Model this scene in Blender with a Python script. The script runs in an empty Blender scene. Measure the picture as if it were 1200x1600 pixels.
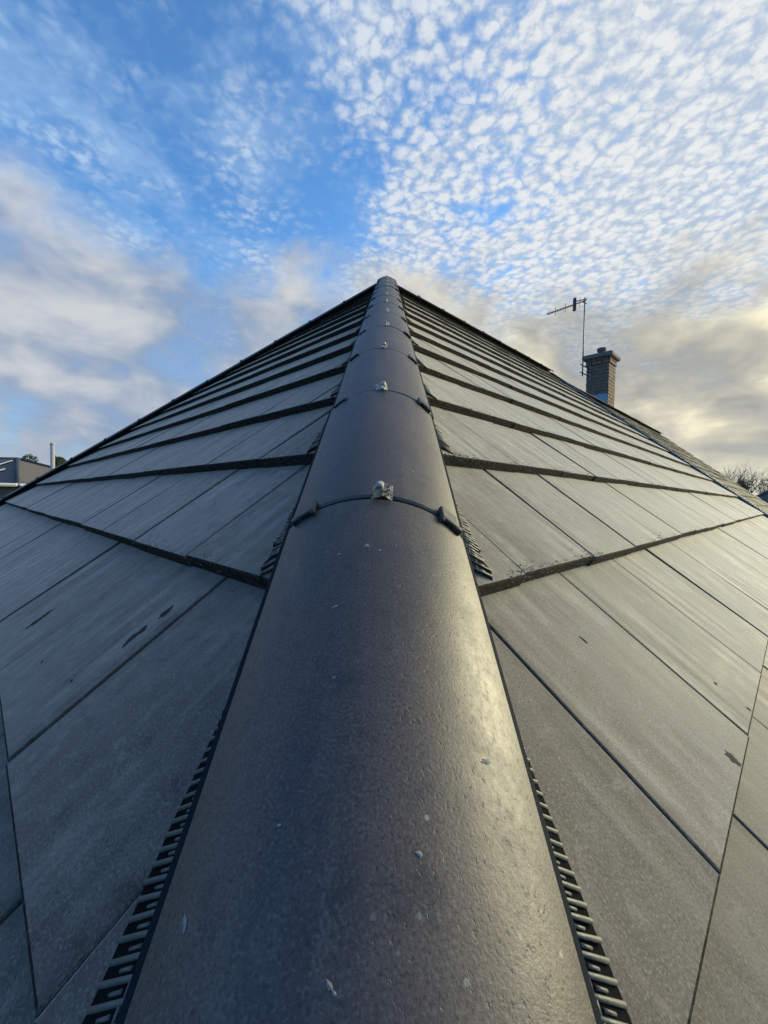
import bpy, bmesh, math, random
import numpy as np
from mathutils import Vector, Matrix
random.seed(7)
R = math.radians
scn = bpy.context.scene
COL = scn.collection
# ------------------------------------------------------------------ camera
S = 0.32                                   # camera height over the hip line, metres
TAU = 0.5860                               # hip gradient; roof pitch follows (square corner)
PITCH = math.atan(TAU * math.sqrt(2)); CP, SP = math.cos(PITCH), math.sin(PITCH)
CAM = Vector((0.114 * S, 0, S))
FPX = 646.35                               # focal length in px of a 1200 px wide picture
def rot(ax, a): return Matrix.Rotation(a, 3, ax)
TH, RO, YA = -0.0331, -0.0167, -0.0005
_c, _s = math.cos(RO), math.sin(RO)
RM = rot('Z', YA) @ rot('X', TH) @ Matrix(((_c, 0, _s), (0, 1, 0), (-_s, 0, _c)))
cd = bpy.data.cameras.new('camera'); cam = bpy.data.objects.new('camera', cd); COL.objects.link(cam)
cd.sensor_fit = 'HORIZONTAL'; cd.sensor_width = 36; cd.lens = 36 * FPX / 1200
cd.clip_start = 0.01; cd.clip_end = 3000
ex, ey, ez = RM @ Vector((1, 0, 0)), RM @ Vector((0, 0, 1)), -(RM @ Vector((0, 1, 0)))
cam.matrix_world = Matrix(((ex.x, ey.x, ez.x, CAM.x), (ex.y, ey.y, ez.y, CAM.y), (ex.z, ey.z, ez.z, CAM.z), (0, 0, 0, 1)))
scn.camera = cam
def ray(px, py): return RM @ Vector(((px - 600) / FPX, 1, -(py - 800) / FPX))
def at(px, py, depth):                     # point seen at a pixel of the 1200x1600 photo, depth metres along +Y
    d = ray(px, py); return CAM + d * (depth / d.y)
def project(p):
    q = RM.transposed() @ (Vector(p) - CAM)
    if q.y < 0.02: return None
    return (600 + FPX * q.x / q.y, 800 - FPX * q.z / q.y)
# ------------------------------------------------------------------ light
EXPO = 1.0
SUN_AZ, SUN_EL = R(66), R(14)              # azimuth from +Y towards +X
SUN = Vector((math.sin(SUN_AZ) * math.cos(SUN_EL), math.cos(SUN_AZ) * math.cos(SUN_EL), math.sin(SUN_EL)))
scn.view_settings.view_transform = 'Standard'; scn.view_settings.look = 'None'
scn.view_settings.exposure = EXPO; scn.view_settings.gamma = 1
scn.view_settings.use_curve_mapping = False
scn.render.engine = 'CYCLES'
scn.cycles.use_denoising = True
scn.cycles.max_bounces = 5; scn.cycles.diffuse_bounces = 2; scn.cycles.glossy_bounces = 2
sl = bpy.data.lights.new('sun', 'SUN'); so = bpy.data.objects.new('sun', sl); COL.objects.link(so)
sl.energy = 2.8; sl.angle = R(34); sl.color = (1, 0.91, 0.57)
so.rotation_euler = (-SUN).to_track_quat('-Z', 'Y').to_euler(); so.location = (30, 30, 30)

class NT:                                   # tiny node-graph helper
    def __init__(s, tree): s.t = tree; s.n = tree.nodes; s.l = tree.links
    def put(s, sock, v):
        if v is None: return
        if isinstance(v, (int, float)):
            try: sock.default_value = v
            except TypeError: sock.default_value = (v, v, v)
        elif isinstance(v, (tuple, list, Vector)):
            v = tuple(v)
            if sock.type == 'RGBA' and len(v) == 3: v = v + (1,)
            sock.default_value = v
        else: s.l.new(v, sock)
    def m(s, op, a, b=None, c=None, clamp=False):
        n = s.n.new('ShaderNodeMath'); n.operation = op; n.use_clamp = clamp
        for i, v in enumerate((a, b, c)): s.put(n.inputs[i], v)
        return n.outputs[0]
    def add(s, a, b): return s.m('ADD', a, b)
    def sub(s, a, b): return s.m('SUBTRACT', a, b)
    def mul(s, a, b): return s.m('MULTIPLY', a, b)
    def v(s, op, a, b=None, sc=None):
        n = s.n.new('ShaderNodeVectorMath'); n.operation = op
        s.put(n.inputs[0], a); s.put(n.inputs[1], b)
        if sc is not None: s.put(n.inputs[3], sc)
        return n.outputs['Value'] if op in ('DOT_PRODUCT', 'LENGTH', 'DISTANCE') else n.outputs[0]
    def sep(s, a):
        n = s.n.new('ShaderNodeSeparateXYZ'); s.put(n.inputs[0], a); return n.outputs
    def comb(s, x, y, z):
        n = s.n.new('ShaderNodeCombineXYZ')
        for i, v in enumerate((x, y, z)): s.put(n.inputs[i], v)
        return n.outputs[0]
    def step(s, x, lo, hi, a=0.0, b=1.0, kind='SMOOTHSTEP'):
        n = s.n.new('ShaderNodeMapRange'); n.interpolation_type = kind; n.clamp = True
        for i, v in enumerate((x, lo, hi, a, b)): s.put(n.inputs[i], v)
        return n.outputs[0]
    def noise(s, vec, scale, detail=4, rough=0.55, dist=0.0, dim='3D', col=False, lac=2.0):
        n = s.n.new('ShaderNodeTexNoise'); n.noise_dimensions = dim
        s.put(n.inputs['Vector'], vec); s.put(n.inputs['Scale'], scale); s.put(n.inputs['Detail'], detail)
        s.put(n.inputs['Roughness'], rough); s.put(n.inputs['Distortion'], dist); s.put(n.inputs['Lacunarity'], lac)
        return n.outputs['Color' if col else 0]
    def voro(s, vec, scale, feature='F1', dim='3D', smooth=0.5, rnd=1.0, out='Distance'):
        n = s.n.new('ShaderNodeTexVoronoi'); n.voronoi_dimensions = dim; n.feature = feature
        s.put(n.inputs['Vector'], vec); s.put(n.inputs['Scale'], scale); s.put(n.inputs['Randomness'], rnd)
        if feature == 'SMOOTH_F1': s.put(n.inputs['Smoothness'], smooth)
        return n.outputs[out]
    def mix(s, f, a, b, blend='MIX'):
        n = s.n.new('ShaderNodeMix'); n.data_type = 'RGBA'; n.blend_type = blend
        s.put(n.inputs[0], f); s.put(n.inputs[6], a); s.put(n.inputs[7], b); return n.outputs[2]

wd = bpy.data.worlds.new('World'); wd.cycles.sampling_method = 'MANUAL'; wd.cycles.sample_map_resolution = 256; scn.world = wd; wd.use_nodes = True
def build_sky():
    t = NT(wd.node_tree); t.n.clear()
    out = t.n.new('ShaderNodeOutputWorld'); bg = t.n.new('ShaderNodeBackground')
    bg.inputs[1].default_value = 0.1
    K = 1 / (0.1 * 2 ** EXPO)
    def C(r, g, b):                          # cloud radiance from the display value it should give
        f = lambda c: ((c / 255 + 0.055) / 1.055) ** 2.4 * K
        return (f(r), f(g), f(b))
    sky = t.n.new('ShaderNodeTexSky'); sky.sky_type = 'NISHITA'; sky.sun_disc = False
    sky.sun_elevation = SUN_EL; sky.sun_rotation = SUN_AZ
    sky.air_density = 1.0; sky.dust_density = 0.6; sky.ozone_density = 2.0
    tc = t.n.new('ShaderNodeTexCoord'); d = t.v('NORMALIZE', tc.outputs['Generated'])
    dx, dy, dz = t.sep(d)
    sd = t.v('DOT_PRODUCT', d, SUN)
    base = t.mix(1.0, sky.outputs[0], (0.56, 0.92, 1.22), 'MULTIPLY')
    base = t.mix(1.0, base, t.comb(SKYG, SKYG, SKYG), 'MULTIPLY')
    hz = t.m('MAXIMUM', t.add(dz, 0.06), 0.05)
    P = t.comb(t.m('DIVIDE', dx, hz), t.m('DIVIDE', dy, hz), 0.0)
    az = t.m('DIVIDE', dx, t.m('SQRT', t.add(t.add(t.mul(dx, dx), t.mul(dy, dy)), 1e-4)))
    # --- high altocumulus: cells on a level sheet
    wob = t.v('SCALE', t.v('SUBTRACT', t.noise(P, 7.0, 2, 0.6, dim='2D', col=True), (0.5, 0.5, 0.5)), sc=0.035)
    wob2 = t.v('SCALE', t.v('SUBTRACT', t.noise(P, 22.0, 1, 0.5, dim='2D', col=True), (0.5, 0.5, 0.5)), sc=0.030)
    Pw = t.v('ADD', t.v('ADD', P, wob), wob2)
    ca, sa = math.cos(0.6), math.sin(0.6)
    px, py, _ = t.sep(Pw)
    Pr = t.comb(t.add(t.mul(px, ca), t.mul(py, sa)), t.mul(t.sub(t.mul(py, ca), t.mul(px, sa)), 0.92), 0.0)
    vn = t.n.new('ShaderNodeTexVoronoi'); vn.voronoi_dimensions = '2D'; t.put(vn.inputs['Vector'], Pr); vn.inputs['Scale'].default_value = 27.0
    vd = vn.outputs['Distance']; vr = t.sep(vn.outputs['Color'])[0]
    fine = t.noise(P, 38.0, 3, 0.62, dim='2D')
    cell = t.add(t.mul(t.step(vd, 0.0, 0.85, 1, 0, 'LINEAR'), t.add(0.62, t.mul(vr, 0.6))), t.mul(t.sub(fine, 0.5), 1.5))
    big = t.noise(P, 1.5, 2, 0.6, dim='2D')
    mid = t.noise(P, 5.0, 2, 0.6, dim='2D')
    cov = t.add(t.step(az, -0.45, 0.40, 0.22, 1.10, 'LINEAR'), t.mul(t.sub(big, 0.5), 0.9))
    cov = t.add(cov, t.mul(t.sub(mid, 0.5), 1.2))
    gx, gy, _ = t.sep(P)                      # the open blue lane through the sheet
    lane = t.m('ABSOLUTE', t.add(t.add(gx, 0.16), t.mul(t.sub(gy, 1.10), 0.12)))
    lane = t.mul(t.step(lane, 0.0, 0.22, 1, 0), t.step(gy, 0.75, 1.2))
    cov = t.sub(cov, t.mul(lane, 0.60))
    cov = t.sub(cov, t.mul(t.step(gy, 0.55, -0.6), 0.75))      # cover cut overhead and behind the camera so bluer light reaches the left slope
    a1 = t.mul(t.step(t.add(cell, t.mul(t.sub(cov, 0.5), 1.7)), -0.55, 1.25), t.step(cov, -0.1, 0.80, 0.16, 0.96))
    sunny = t.step(sd, -0.25, 0.82)
    hc = t.mix(sunny, C(166, 200, 238), C(238, 239, 238))
    hsh = t.mix(sunny, C(122, 166, 222), C(184, 200, 220))
    hc = t.mix(t.step(cell, -0.05, 0.92), hsh, hc)
    veil = t.mul(t.step(t.noise(Pw, 3.2, 4, 0.68, dim='2D'), 0.36, 0.72), t.add(t.mul(t.step(az, 0.25, -0.5, 0.06, 0.50), t.step(gy, -0.3, 0.5)), t.step(az, 0.0, 0.5, 0.0, 0.55)))
    veil = t.mul(veil, t.sub(1.0, t.mul(lane, 0.8)))
    col = t.mix(veil, base, C(170, 203, 240))
    col = t.mix(a1, col, hc)
    # --- low stratocumulus banks towards the horizon
    ang = t.m('ARCTAN2', dx, dy)
    Q = t.comb(ang, t.mul(dz, 1.75), t.mul(dy, 0.15))
    n1 = t.noise(Q, 2.6, 6, 0.58, 0.15)
    n2 = t.noise(t.v('ADD', Q, (3.1, 1.7, 0)), 3.0, 5, 0.52, 0.4)
    n3 = t.noise(t.v('ADD', Q, (7.3, 4.4, 0)), 7.5, 3, 0.55, 0.3)
    edge = t.add(dz, t.mul(t.sub(n1, 0.5), 0.60))
    top = t.sub(t.step(az, -0.5, 0.5, 0.47, 0.40, 'LINEAR'), t.step(dy, 0.35, -0.5, 0.0, 0.30))  # banks also lowered behind the camera, unseen, for bluer ambient light
    a2 = t.step(t.sub(top, edge), -0.05, 0.09)
    a2 = t.mul(a2, t.step(t.add(n2, t.mul(n3, 0.25)), 0.44, 0.58, 0.66, 1.0))
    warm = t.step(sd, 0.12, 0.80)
    back = t.step(dy, -0.25, 0.45)  # unseen clouds behind the camera set darker and bluer to dim the left slope
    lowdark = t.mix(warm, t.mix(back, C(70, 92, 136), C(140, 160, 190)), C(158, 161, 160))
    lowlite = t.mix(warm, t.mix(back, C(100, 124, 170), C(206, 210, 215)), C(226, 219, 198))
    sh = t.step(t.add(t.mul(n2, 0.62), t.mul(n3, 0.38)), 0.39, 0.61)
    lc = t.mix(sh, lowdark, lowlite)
    core = t.mul(t.step(sd, 0.50, 0.85), t.step(t.add(t.mul(n2, 0.7), t.mul(n3, 0.3)), 0.52, 0.61))
    lc = t.mix(core, lc, C(255, 248, 214))
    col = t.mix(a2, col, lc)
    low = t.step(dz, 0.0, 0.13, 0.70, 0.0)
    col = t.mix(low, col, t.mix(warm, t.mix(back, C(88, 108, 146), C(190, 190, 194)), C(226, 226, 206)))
    gnd = t.step(dz, -0.06, -0.005, 1, 0)
    col = t.mix(gnd, col, C(70, 74, 78))
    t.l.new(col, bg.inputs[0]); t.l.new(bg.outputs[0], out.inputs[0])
SKYG = 1.32
build_sky()

# ------------------------------------------------------------------ materials
def mat(name):
    m = bpy.data.materials.new(name); m.use_nodes = True; m.node_tree.nodes.clear()
    t = NT(m.node_tree); o = t.n.new('ShaderNodeOutputMaterial'); b = t.n.new('ShaderNodeBsdfPrincipled')
    t.l.new(b.outputs[0], o.inputs[0]); return m, t, b
def bump(t, b, h, dist, strength=1.0):
    n = t.n.new('ShaderNodeBump'); n.inputs['Strength'].default_value = strength
    n.inputs['Distance'].default_value = dist; t.put(n.inputs['Height'], h); t.l.new(n.outputs[0], b.inputs['Normal'])
def objc(t, rnd=True):
    tc = t.n.new('ShaderNodeTexCoord'); o = tc.outputs['Object']
    if rnd:
        oi = t.n.new('ShaderNodeObjectInfo'); r = t.mul(oi.outputs['Random'], 37.0)
        return o, t.v('ADD', o, t.comb(r, t.mul(r, 1.7), 0.0)), oi.outputs['Random']
    return o, o, None
def plain(name, col, rough=0.6, metal=0.0, var=0.25, scale=30, bmp=0.0005, spec=0.5):
    m, t, b = mat(name); o, p, _ = objc(t)
    n = t.noise(p, scale, 4, 0.6)
    t.put(b.inputs['Base Color'], t.mix(n, tuple(c * (1 - var) for c in col), tuple(min(1, c * (1 + var)) for c in col)))
    b.inputs['Roughness'].default_value = rough; b.inputs['Metallic'].default_value = metal
    b.inputs['Specular IOR Level'].default_value = spec
    if bmp: bump(t, b, t.noise(p, scale * 4, 3, 0.6), bmp)
    return m
W = 0.9174 * S
def tile_material():
    m, t, b = mat('smooth_grey_concrete_tile'); o, p, rnd = objc(t)
    ox, oy, oz = t.sep(p)
    st = t.comb(t.mul(ox, 1.0), t.mul(oy, 0.10), 0.0)            # runs down the slope
    cloud = t.noise(p, 6.5, 4, 0.62, 0.5)
    streak = t.add(0.5, t.mul(t.sub(t.noise(st, 34, 3, 0.58), 0.5), t.step(t.noise(t.v('ADD', p, (5, 9, 0)), 5.0, 2, 0.5), 0.38, 0.64, 0.15, 1.15)))
    mott = t.noise(p, 38, 4, 0.70, 0.4); grain = t.noise(p, 420, 3, 0.75)
    spots = t.voro(p, 95, 'F1'); 
    c = t.mix(t.step(cloud, 0.3, 0.72), (0.060, 0.058, 0.060), (0.104, 0.101, 0.094))
    c = t.mix(t.mul(t.step(cloud, 0.62, 0.40), 0.35), c, (0.072, 0.060, 0.056))
    c = t.mix(t.mul(t.step(streak, 0.52, 0.72), 0.40), c, (0.165, 0.162, 0.152))
    c = t.mix(t.mul(t.step(streak, 0.44, 0.26), 0.45), c, (0.040, 0.039, 0.040))
    c = t.mix(t.mul(t.step(mott, 0.47, 0.29), 0.85), c, (0.040, 0.038, 0.036))
    c = t.mix(t.mul(t.step(mott, 0.53, 0.70), 0.75), c, (0.16, 0.147, 0.135))
    c = t.mix(t.mul(t.step(grain, 0.48, 0.33), 0.85), c, (0.026, 0.025, 0.024))
    c = t.mix(t.mul(t.step(grain, 0.53, 0.68), 0.75), c, (0.22, 0.215, 0.20))
    c = t.mix(t.mul(t.step(spots, 0.14, 0.06), t.step(mott, 0.45, 0.6, 0, 0.6)), c, (0.022, 0.020, 0.018))
    rx, ry, _z = t.sep(o)                                        # grime gathers beside the side joints
    ed = t.m('MINIMUM', t.m('ABSOLUTE', rx), t.m('ABSOLUTE', t.sub(rx, W)))
    ed = t.mul(t.step(t.add(ed, t.mul(t.sub(mott, 0.5), 0.05)), 0.026, 0.0), t.step(cloud, 0.35, 0.6, 0.35, 0.9))
    c = t.mix(t.mul(ed, 0.65), c, (0.028, 0.026, 0.026))
    blot = t.noise(p, 15, 4, 0.72, 0.9)
    c = t.mix(t.mul(t.step(blot, 0.64, 0.74), 0.6), c, (0.030, 0.027, 0.025))
    c = t.mix(t.mul(t.step(blot, 0.36, 0.24), 0.4), c, (0.17, 0.167, 0.158))
    br = t.step(rnd, 0, 1, 0.78, 1.26, 'LINEAR')
    c = t.mix(1.0, c, t.comb(t.mul(br, 1.10), t.mul(br, 1.0), t.mul(br, 0.95)), 'MULTIPLY')
    t.put(b.inputs['Base Color'], c)
    t.put(b.inputs['Roughness'], t.add(t.add(t.step(cloud, 0.3, 0.75, 0.70, 0.82, 'LINEAR'), t.mul(t.sub(streak, 0.5), -0.25)), t.mul(t.sub(mott, 0.5), 0.3)))
    b.inputs['Specular IOR Level'].default_value = 0.2
    t.put(b.inputs['Sheen Weight'], t.add(t.step(streak, 0.38, 0.66, 0.36, 0.60), t.mul(t.sub(mott, 0.5), 0.4))); b.inputs['Sheen Roughness'].default_value = 0.45
    h = t.add(t.mul(grain, 0.55), t.mul(mott, 1.6))
    bump(t, b, h, 0.0007, 0.6)
    return m
def edge_material():
    m, t, b = mat('broken_tile_edge'); tc = t.n.new('ShaderNodeNewGeometry'); p = tc.outputs['Position']
    n = t.noise(p, 120, 5, 0.75); n2 = t.noise(p, 18, 3, 0.6)
    c = t.mix(t.step(n, 0.35, 0.7), (0.006, 0.0056, 0.0054), (0.052, 0.048, 0.043))
    c = t.mix(t.mul(t.step(n2, 0.55, 0.7), 0.4), c, (0.05, 0.055, 0.03))
    t.put(b.inputs['Base Color'], c); b.inputs['Roughness'].default_value = 0.95
    b.inputs['Specular IOR Level'].default_value = 0.15
    bump(t, b, n, 0.006, 1.0); return m
def hip_material():
    m, t, b = mat('dark_clay_coated_hip_tile'); o, p, rnd = objc(t)
    ox, oy, oz = t.sep(p)
    cl = t.noise(p, 8, 4, 0.62, 0.3); pit = t.noise(t.comb(t.mul(ox, 1.2), t.mul(oy, 0.8), oz), 250, 3, 0.65)
    grit = t.noise(p, 620, 2, 0.6); stre = t.noise(t.comb(ox, t.mul(oy, 0.12), oz), 60, 3, 0.6); mott = t.noise(p, 45, 3, 0.65)
    c = t.mix(t.step(cl, 0.3, 0.7), (0.033, 0.025, 0.027), (0.056, 0.044, 0.043))
    brn = t.noise(t.comb(t.mul(ox, 1.0), t.mul(oy, 0.35), t.add(oz, 3.0)), 13, 4, 0.65, 0.5)
    c = t.mix(t.mul(t.step(brn, 0.46, 0.64), 0.75), c, (0.070, 0.048, 0.041))
    c = t.mix(t.mul(t.step(brn, 0.40, 0.26), 0.55), c, (0.020, 0.018, 0.022))
    c = t.mix(t.mul(t.step(stre, 0.52, 0.75), 0.4), c, (0.088, 0.080, 0.076))
    c = t.mix(t.mul(t.step(mott, 0.47, 0.30), 0.7), c, (0.020, 0.019, 0.022))
    c = t.mix(t.mul(t.step(mott, 0.54, 0.72), 0.35), c, (0.085, 0.078, 0.075))
    c = t.mix(t.mul(t.step(pit, 0.60, 0.74), 0.5), c, (0.016, 0.014, 0.015))
    c = t.mix(t.mul(t.step(grit, 0.53, 0.68), 0.42), c, (0.12, 0.123, 0.115))
    c = t.mix(t.mul(t.step(grit, 0.47, 0.33), 0.75), c, (0.013, 0.013, 0.014))
    v = t.voro(p, 60, 'F1'); c = t.mix(t.mul(t.step(v, 0.09, 0.05), t.step(cl, 0.45, 0.6)), c, (0.22, 0.21, 0.20))
    t.put(b.inputs['Base Color'], c)
    t.put(b.inputs['Roughness'], t.add(t.step(cl, 0.3, 0.7, 0.48, 0.57, 'LINEAR'), t.add(t.mul(t.sub(pit, 0.5), 0.2), t.mul(t.sub(mott, 0.5), 0.25))))
    b.inputs['Specular IOR Level'].default_value = 0.6
    h = t.add(t.mul(t.step(pit, 0.58, 0.76), -0.6), t.add(t.mul(grit, 0.6), t.mul(mott, 0.8)))
    bump(t, b, h, 0.0006, 0.5); return m
def brick_material(name, c1, c2, mort, scale):
    m, t, b = mat(name); tc = t.n.new('ShaderNodeTexCoord'); o = tc.outputs['Object']
    x, y, z = t.sep(o); n = t.n.new('ShaderNodeTexBrick'); t.put(n.inputs['Vector'], t.comb(t.add(x, y), z, 0.0))
    n.inputs['Color1'].default_value = (*c1, 1); n.inputs['Color2'].default_value = (*c2, 1); n.inputs['Mortar'].default_value = (*mort, 1)
    n.inputs['Scale'].default_value = 1; n.inputs['Brick Width'].default_value = 0.225; n.inputs['Row Height'].default_value = 0.075
    n.inputs['Mortar Size'].default_value = 0.008; b.inputs['Roughness'].default_value = 0.9
    t.put(b.inputs['Base Color'], t.mix(t.mul(t.noise(o, 6, 4), 0.5), n.outputs[0], (0.05, 0.045, 0.04)))
    bump(t, b, n.outputs['Fac'], -0.004); return m
M = dict(tile=tile_material(), edge=edge_material(), hip=hip_material(),
    strip=plain('slate_blue_hip_tray_plastic', (0.007, 0.011, 0.018), 0.8, bmp=0.0003, spec=0.10),
    black=plain('black_ventilation_plastic', (0.014, 0.015, 0.017), 0.45),
    membrane=plain('matt_black_membrane', (0.008, 0.008, 0.009), 0.95, spec=0.05),
    comb=plain('grey_green_comb_plastic', (0.100, 0.102, 0.094), 0.55, var=0.35, scale=90),
    steel=plain('weathered_clip_metal', (0.42, 0.44, 0.43), 0.5, 0.55, var=0.6, scale=220, bmp=0.002),
    felt=plain('black_roofing_felt', (0.02, 0.02, 0.02), 0.9),
    lead=plain('grey_blue_lead', (0.07, 0.085, 0.11), 0.45, 0.3),
    flash=plain('bright_lead_flashing', (0.20, 0.29, 0.42), 0.5, 0.0),
    grit=plain('crumbled_mortar_grit', (0.15, 0.145, 0.13), 0.95, var=0.8, scale=300),
    scuff=plain('dark_dirt_smear', (0.036, 0.031, 0.028), 0.9, var=0.8, scale=350, spec=0.2),
    bird=plain('pale_splash', (0.20, 0.20, 0.20), 0.8, var=0.5, scale=400),
    brick=brick_material('red_brick', (0.17, 0.08, 0.06), (0.22, 0.11, 0.085), (0.25, 0.23, 0.2), 1),
    chim=plain('sooty_chimney_brick', (0.165, 0.112, 0.085), 0.92, var=0.75, scale=17, bmp=0.004),
    mortar=plain('grey_mortar', (0.30, 0.27, 0.21), 0.95, scale=20, bmp=0.003),
    concrete=plain('weathered_concrete', (0.16, 0.15, 0.135), 0.9, var=0.4, scale=14, bmp=0.004),
    clay=plain('clay_pot', (0.12, 0.10, 0.095), 0.85, scale=15),
    oldtile=plain('old_brown_roof_tile', (0.085, 0.078, 0.062), 0.85, var=0.5, scale=7, bmp=0.004),
    moss=plain('mossy_ridge_tile', (0.105, 0.10, 0.055), 0.95, var=0.6, scale=16, bmp=0.008),
    slate=plain('far_dark_slate', (0.055, 0.055, 0.062), 0.7, scale=4),
    slate2=plain('far_brown_tile', (0.115, 0.10, 0.09), 0.8, scale=5),
    white=plain('white_plastic', (0.72, 0.72, 0.70), 0.5, var=0.05),
    pole=plain('pale_galvanised_steel', (0.34, 0.34, 0.34), 0.5, 0.1, var=0.15, scale=3),
    alu=plain('dull_aluminium', (0.16, 0.16, 0.165), 0.5, 0.5, scale=20),
    panel=plain('blue_black_solar_glass', (0.012, 0.018, 0.045), 0.35, bmp=0, spec=0.25),
    frame=plain('silver_panel_frame', (0.55, 0.56, 0.57), 0.4, 0.3),
    glass=plain('window_glass', (0.03, 0.04, 0.05), 0.08, bmp=0),
    bark=plain('grey_brown_bark', (0.075, 0.062, 0.05), 0.95, scale=6, bmp=0.01),
    twig=plain('brown_bare_twig', (0.085, 0.072, 0.055), 0.95, bmp=0),
    leaf=plain('dark_evergreen_leaf', (0.035, 0.055, 0.022), 0.7, var=0.6, scale=2.0, bmp=0),
    grass=plain('rough_grass', (0.05, 0.075, 0.025), 0.95, var=0.5, scale=0.4, bmp=0.02),
    road=plain('grey_asphalt', (0.05, 0.05, 0.05), 0.9, var=0.2, scale=3))

# ------------------------------------------------------------------ helpers
def link(name, me, parent=None, m=None, mw=None):
    if m is not None and not me.materials:
        for k in (m if isinstance(m, (list, tuple)) else [m]): me.materials.append(k)
    o = bpy.data.objects.new(name, me); COL.objects.link(o)
    if mw is not None: o.matrix_world = mw
    if parent is not None: o.parent = parent        # parents sit at identity or parts are placed locally
    return o
def fin(bm, smooth=False):
    bmesh.ops.recalc_face_normals(bm, faces=bm.faces)
    me = bpy.data.meshes.new('mesh'); bm.to_mesh(me); bm.free()
    if smooth:
        for p in me.polygons: p.use_smooth = True
    return me
def empty(name, label, cat, loc=(0, 0, 0), group=None):
    o = bpy.data.objects.new(name, None); COL.objects.link(o); o.location = loc; o.empty_display_size = 0.2
    o['label'] = label; o['category'] = cat
    if group: o['group'] = group
    return o
def tag(o, label, cat, group=None):
    o['label'] = label; o['category'] = cat
    if group: o['group'] = group
    return o
def box(bm, c, size, mtx=None, mi=0):
    r = bmesh.ops.create_cube(bm, size=1); vs = r['verts']
    bmesh.ops.scale(bm, vec=size, verts=vs); bmesh.ops.translate(bm, vec=c, verts=vs)
    if mtx is not None: bmesh.ops.transform(bm, matrix=mtx, verts=vs)
    for f in {f for v in vs for f in v.link_faces}: f.material_index = mi
    return vs
def tube(bm, p0, p1, r0, r1=None, n=8, cap=True):
    p0, p1 = Vector(p0), Vector(p1); r1 = r0 if r1 is None else r1
    d = (p1 - p0).normalized(); a = d.orthogonal().normalized(); b = d.cross(a)
    A = [bm.verts.new(p0 + (a * math.cos(i * math.tau / n) + b * math.sin(i * math.tau / n)) * r0) for i in range(n)]
    B = [bm.verts.new(p1 + (a * math.cos(i * math.tau / n) + b * math.sin(i * math.tau / n)) * r1) for i in range(n)]
    for i in range(n): bm.faces.new((A[i], A[(i + 1) % n], B[(i + 1) % n], B[i]))
    if cap: bm.faces.new(A[::-1]); bm.faces.new(B)
def prism(bm, pts, h0, h1):
    A = [bm.verts.new((*p, h0)) for p in pts]; B = [bm.verts.new((*p, h1)) for p in pts]; n = len(pts)
    for i in range(n): bm.faces.new((A[i], A[(i + 1) % n], B[(i + 1) % n], B[i]))
    bm.faces.new(A[::-1]); bm.faces.new(B)
def mtx(x, y, z, o):
    return Matrix(((x[0], y[0], z[0], o[0]), (x[1], y[1], z[1], o[1]), (x[2], y[2], z[2], o[2]), (0, 0, 0, 1)))
Q2 = math.sqrt(0.5)
# ------------------------------------------------------------------ roof geometry
D = 4.18                                   # plan distance to the apex
UR = D * Q2                                # horizontal run of the ridge
UE = -0.95                                 # eaves
VG = 6.80                                  # bonding gutter
GROUND = TAU * math.sqrt(2) * UE - 5.1
def frame(s):                              # along the course, up the slope, normal; for s=+1 right slope, -1 left slope
    A = Vector((1, s, 0)) * Q2; U = Vector((-s, 1, 0)) * Q2
    T = U * CP + Vector((0, 0, SP)); return A, T, A.cross(T)
HX = 0.032                                 # hip tiles sit this far off the hip line
W = 0.9174 * S
ROWS = {1: dict(g=0.7633 * S / CP, u=0.7933 * S / CP, j=(1.9108 * S, 1.4741 * S)),
        -1: dict(g=0.6874 * S / CP, u=0.8352 * S / CP, j=(-2.0879 * S, -0.7825 * S))}
EN = 0.0922 * S * CP; TT = 0.0222; GAP = 0.0027
house = empty('house', 'house under a hipped roof of flat dark grey tiles with rounded hip tiles', 'house', (0, 0, 0))
def tile_bm(g, w=W, near=False):
    bm = bmesh.new(); L = g + 0.075
    vs = box(bm, ((w - GAP) / 2, L / 2, -TT / 2), (w - GAP, L, TT))
    top = [e for e in bm.edges if all(v.co.z > -1e-4 for v in e.verts) and not all(v.co.y > L - 1e-4 for v in e.verts)]
    bmesh.ops.bevel(bm, geom=top, offset=0.0028, segments=2, affect='EDGES', profile=0.5)
    ik = set(box(bm, (w - GAP / 2 - 0.004, L / 2 + 0.003, -TT + 0.0015), (GAP + 0.012, L - 0.006, 0.006)))
    for f in {f for v in ik for f in v.link_faces}: f.material_index = 1
         # interlock under the joint
    bmesh.ops.recalc_face_normals(bm, faces=bm.faces)
    for f in bm.faces:
        c = f.calc_center_median()
        if f.normal.y < -0.30 and c.y < 0.02: f.material_index = 1
    return bm
def cut(bm, co, no):                       # keep the side the normal points away from
    geom = bm.verts[:] + bm.edges[:] + bm.faces[:]
    r = bmesh.ops.bisect_plane(bm, geom=geom, plane_co=co, plane_no=no, clear_outer=True)
    ed = [e for e in r['geom_cut'] if isinstance(e, bmesh.types.BMEdge) and e.is_valid]
    if ed: bmesh.ops.holes_fill(bm, edges=ed, sides=0)
shared = {s: fin(tile_bm(ROWS[s]['g'])) for s in (1, -1)}
for me in shared.values(): me.materials.append(M['tile']); me.materials.append(M['edge'])
cands = []
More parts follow.
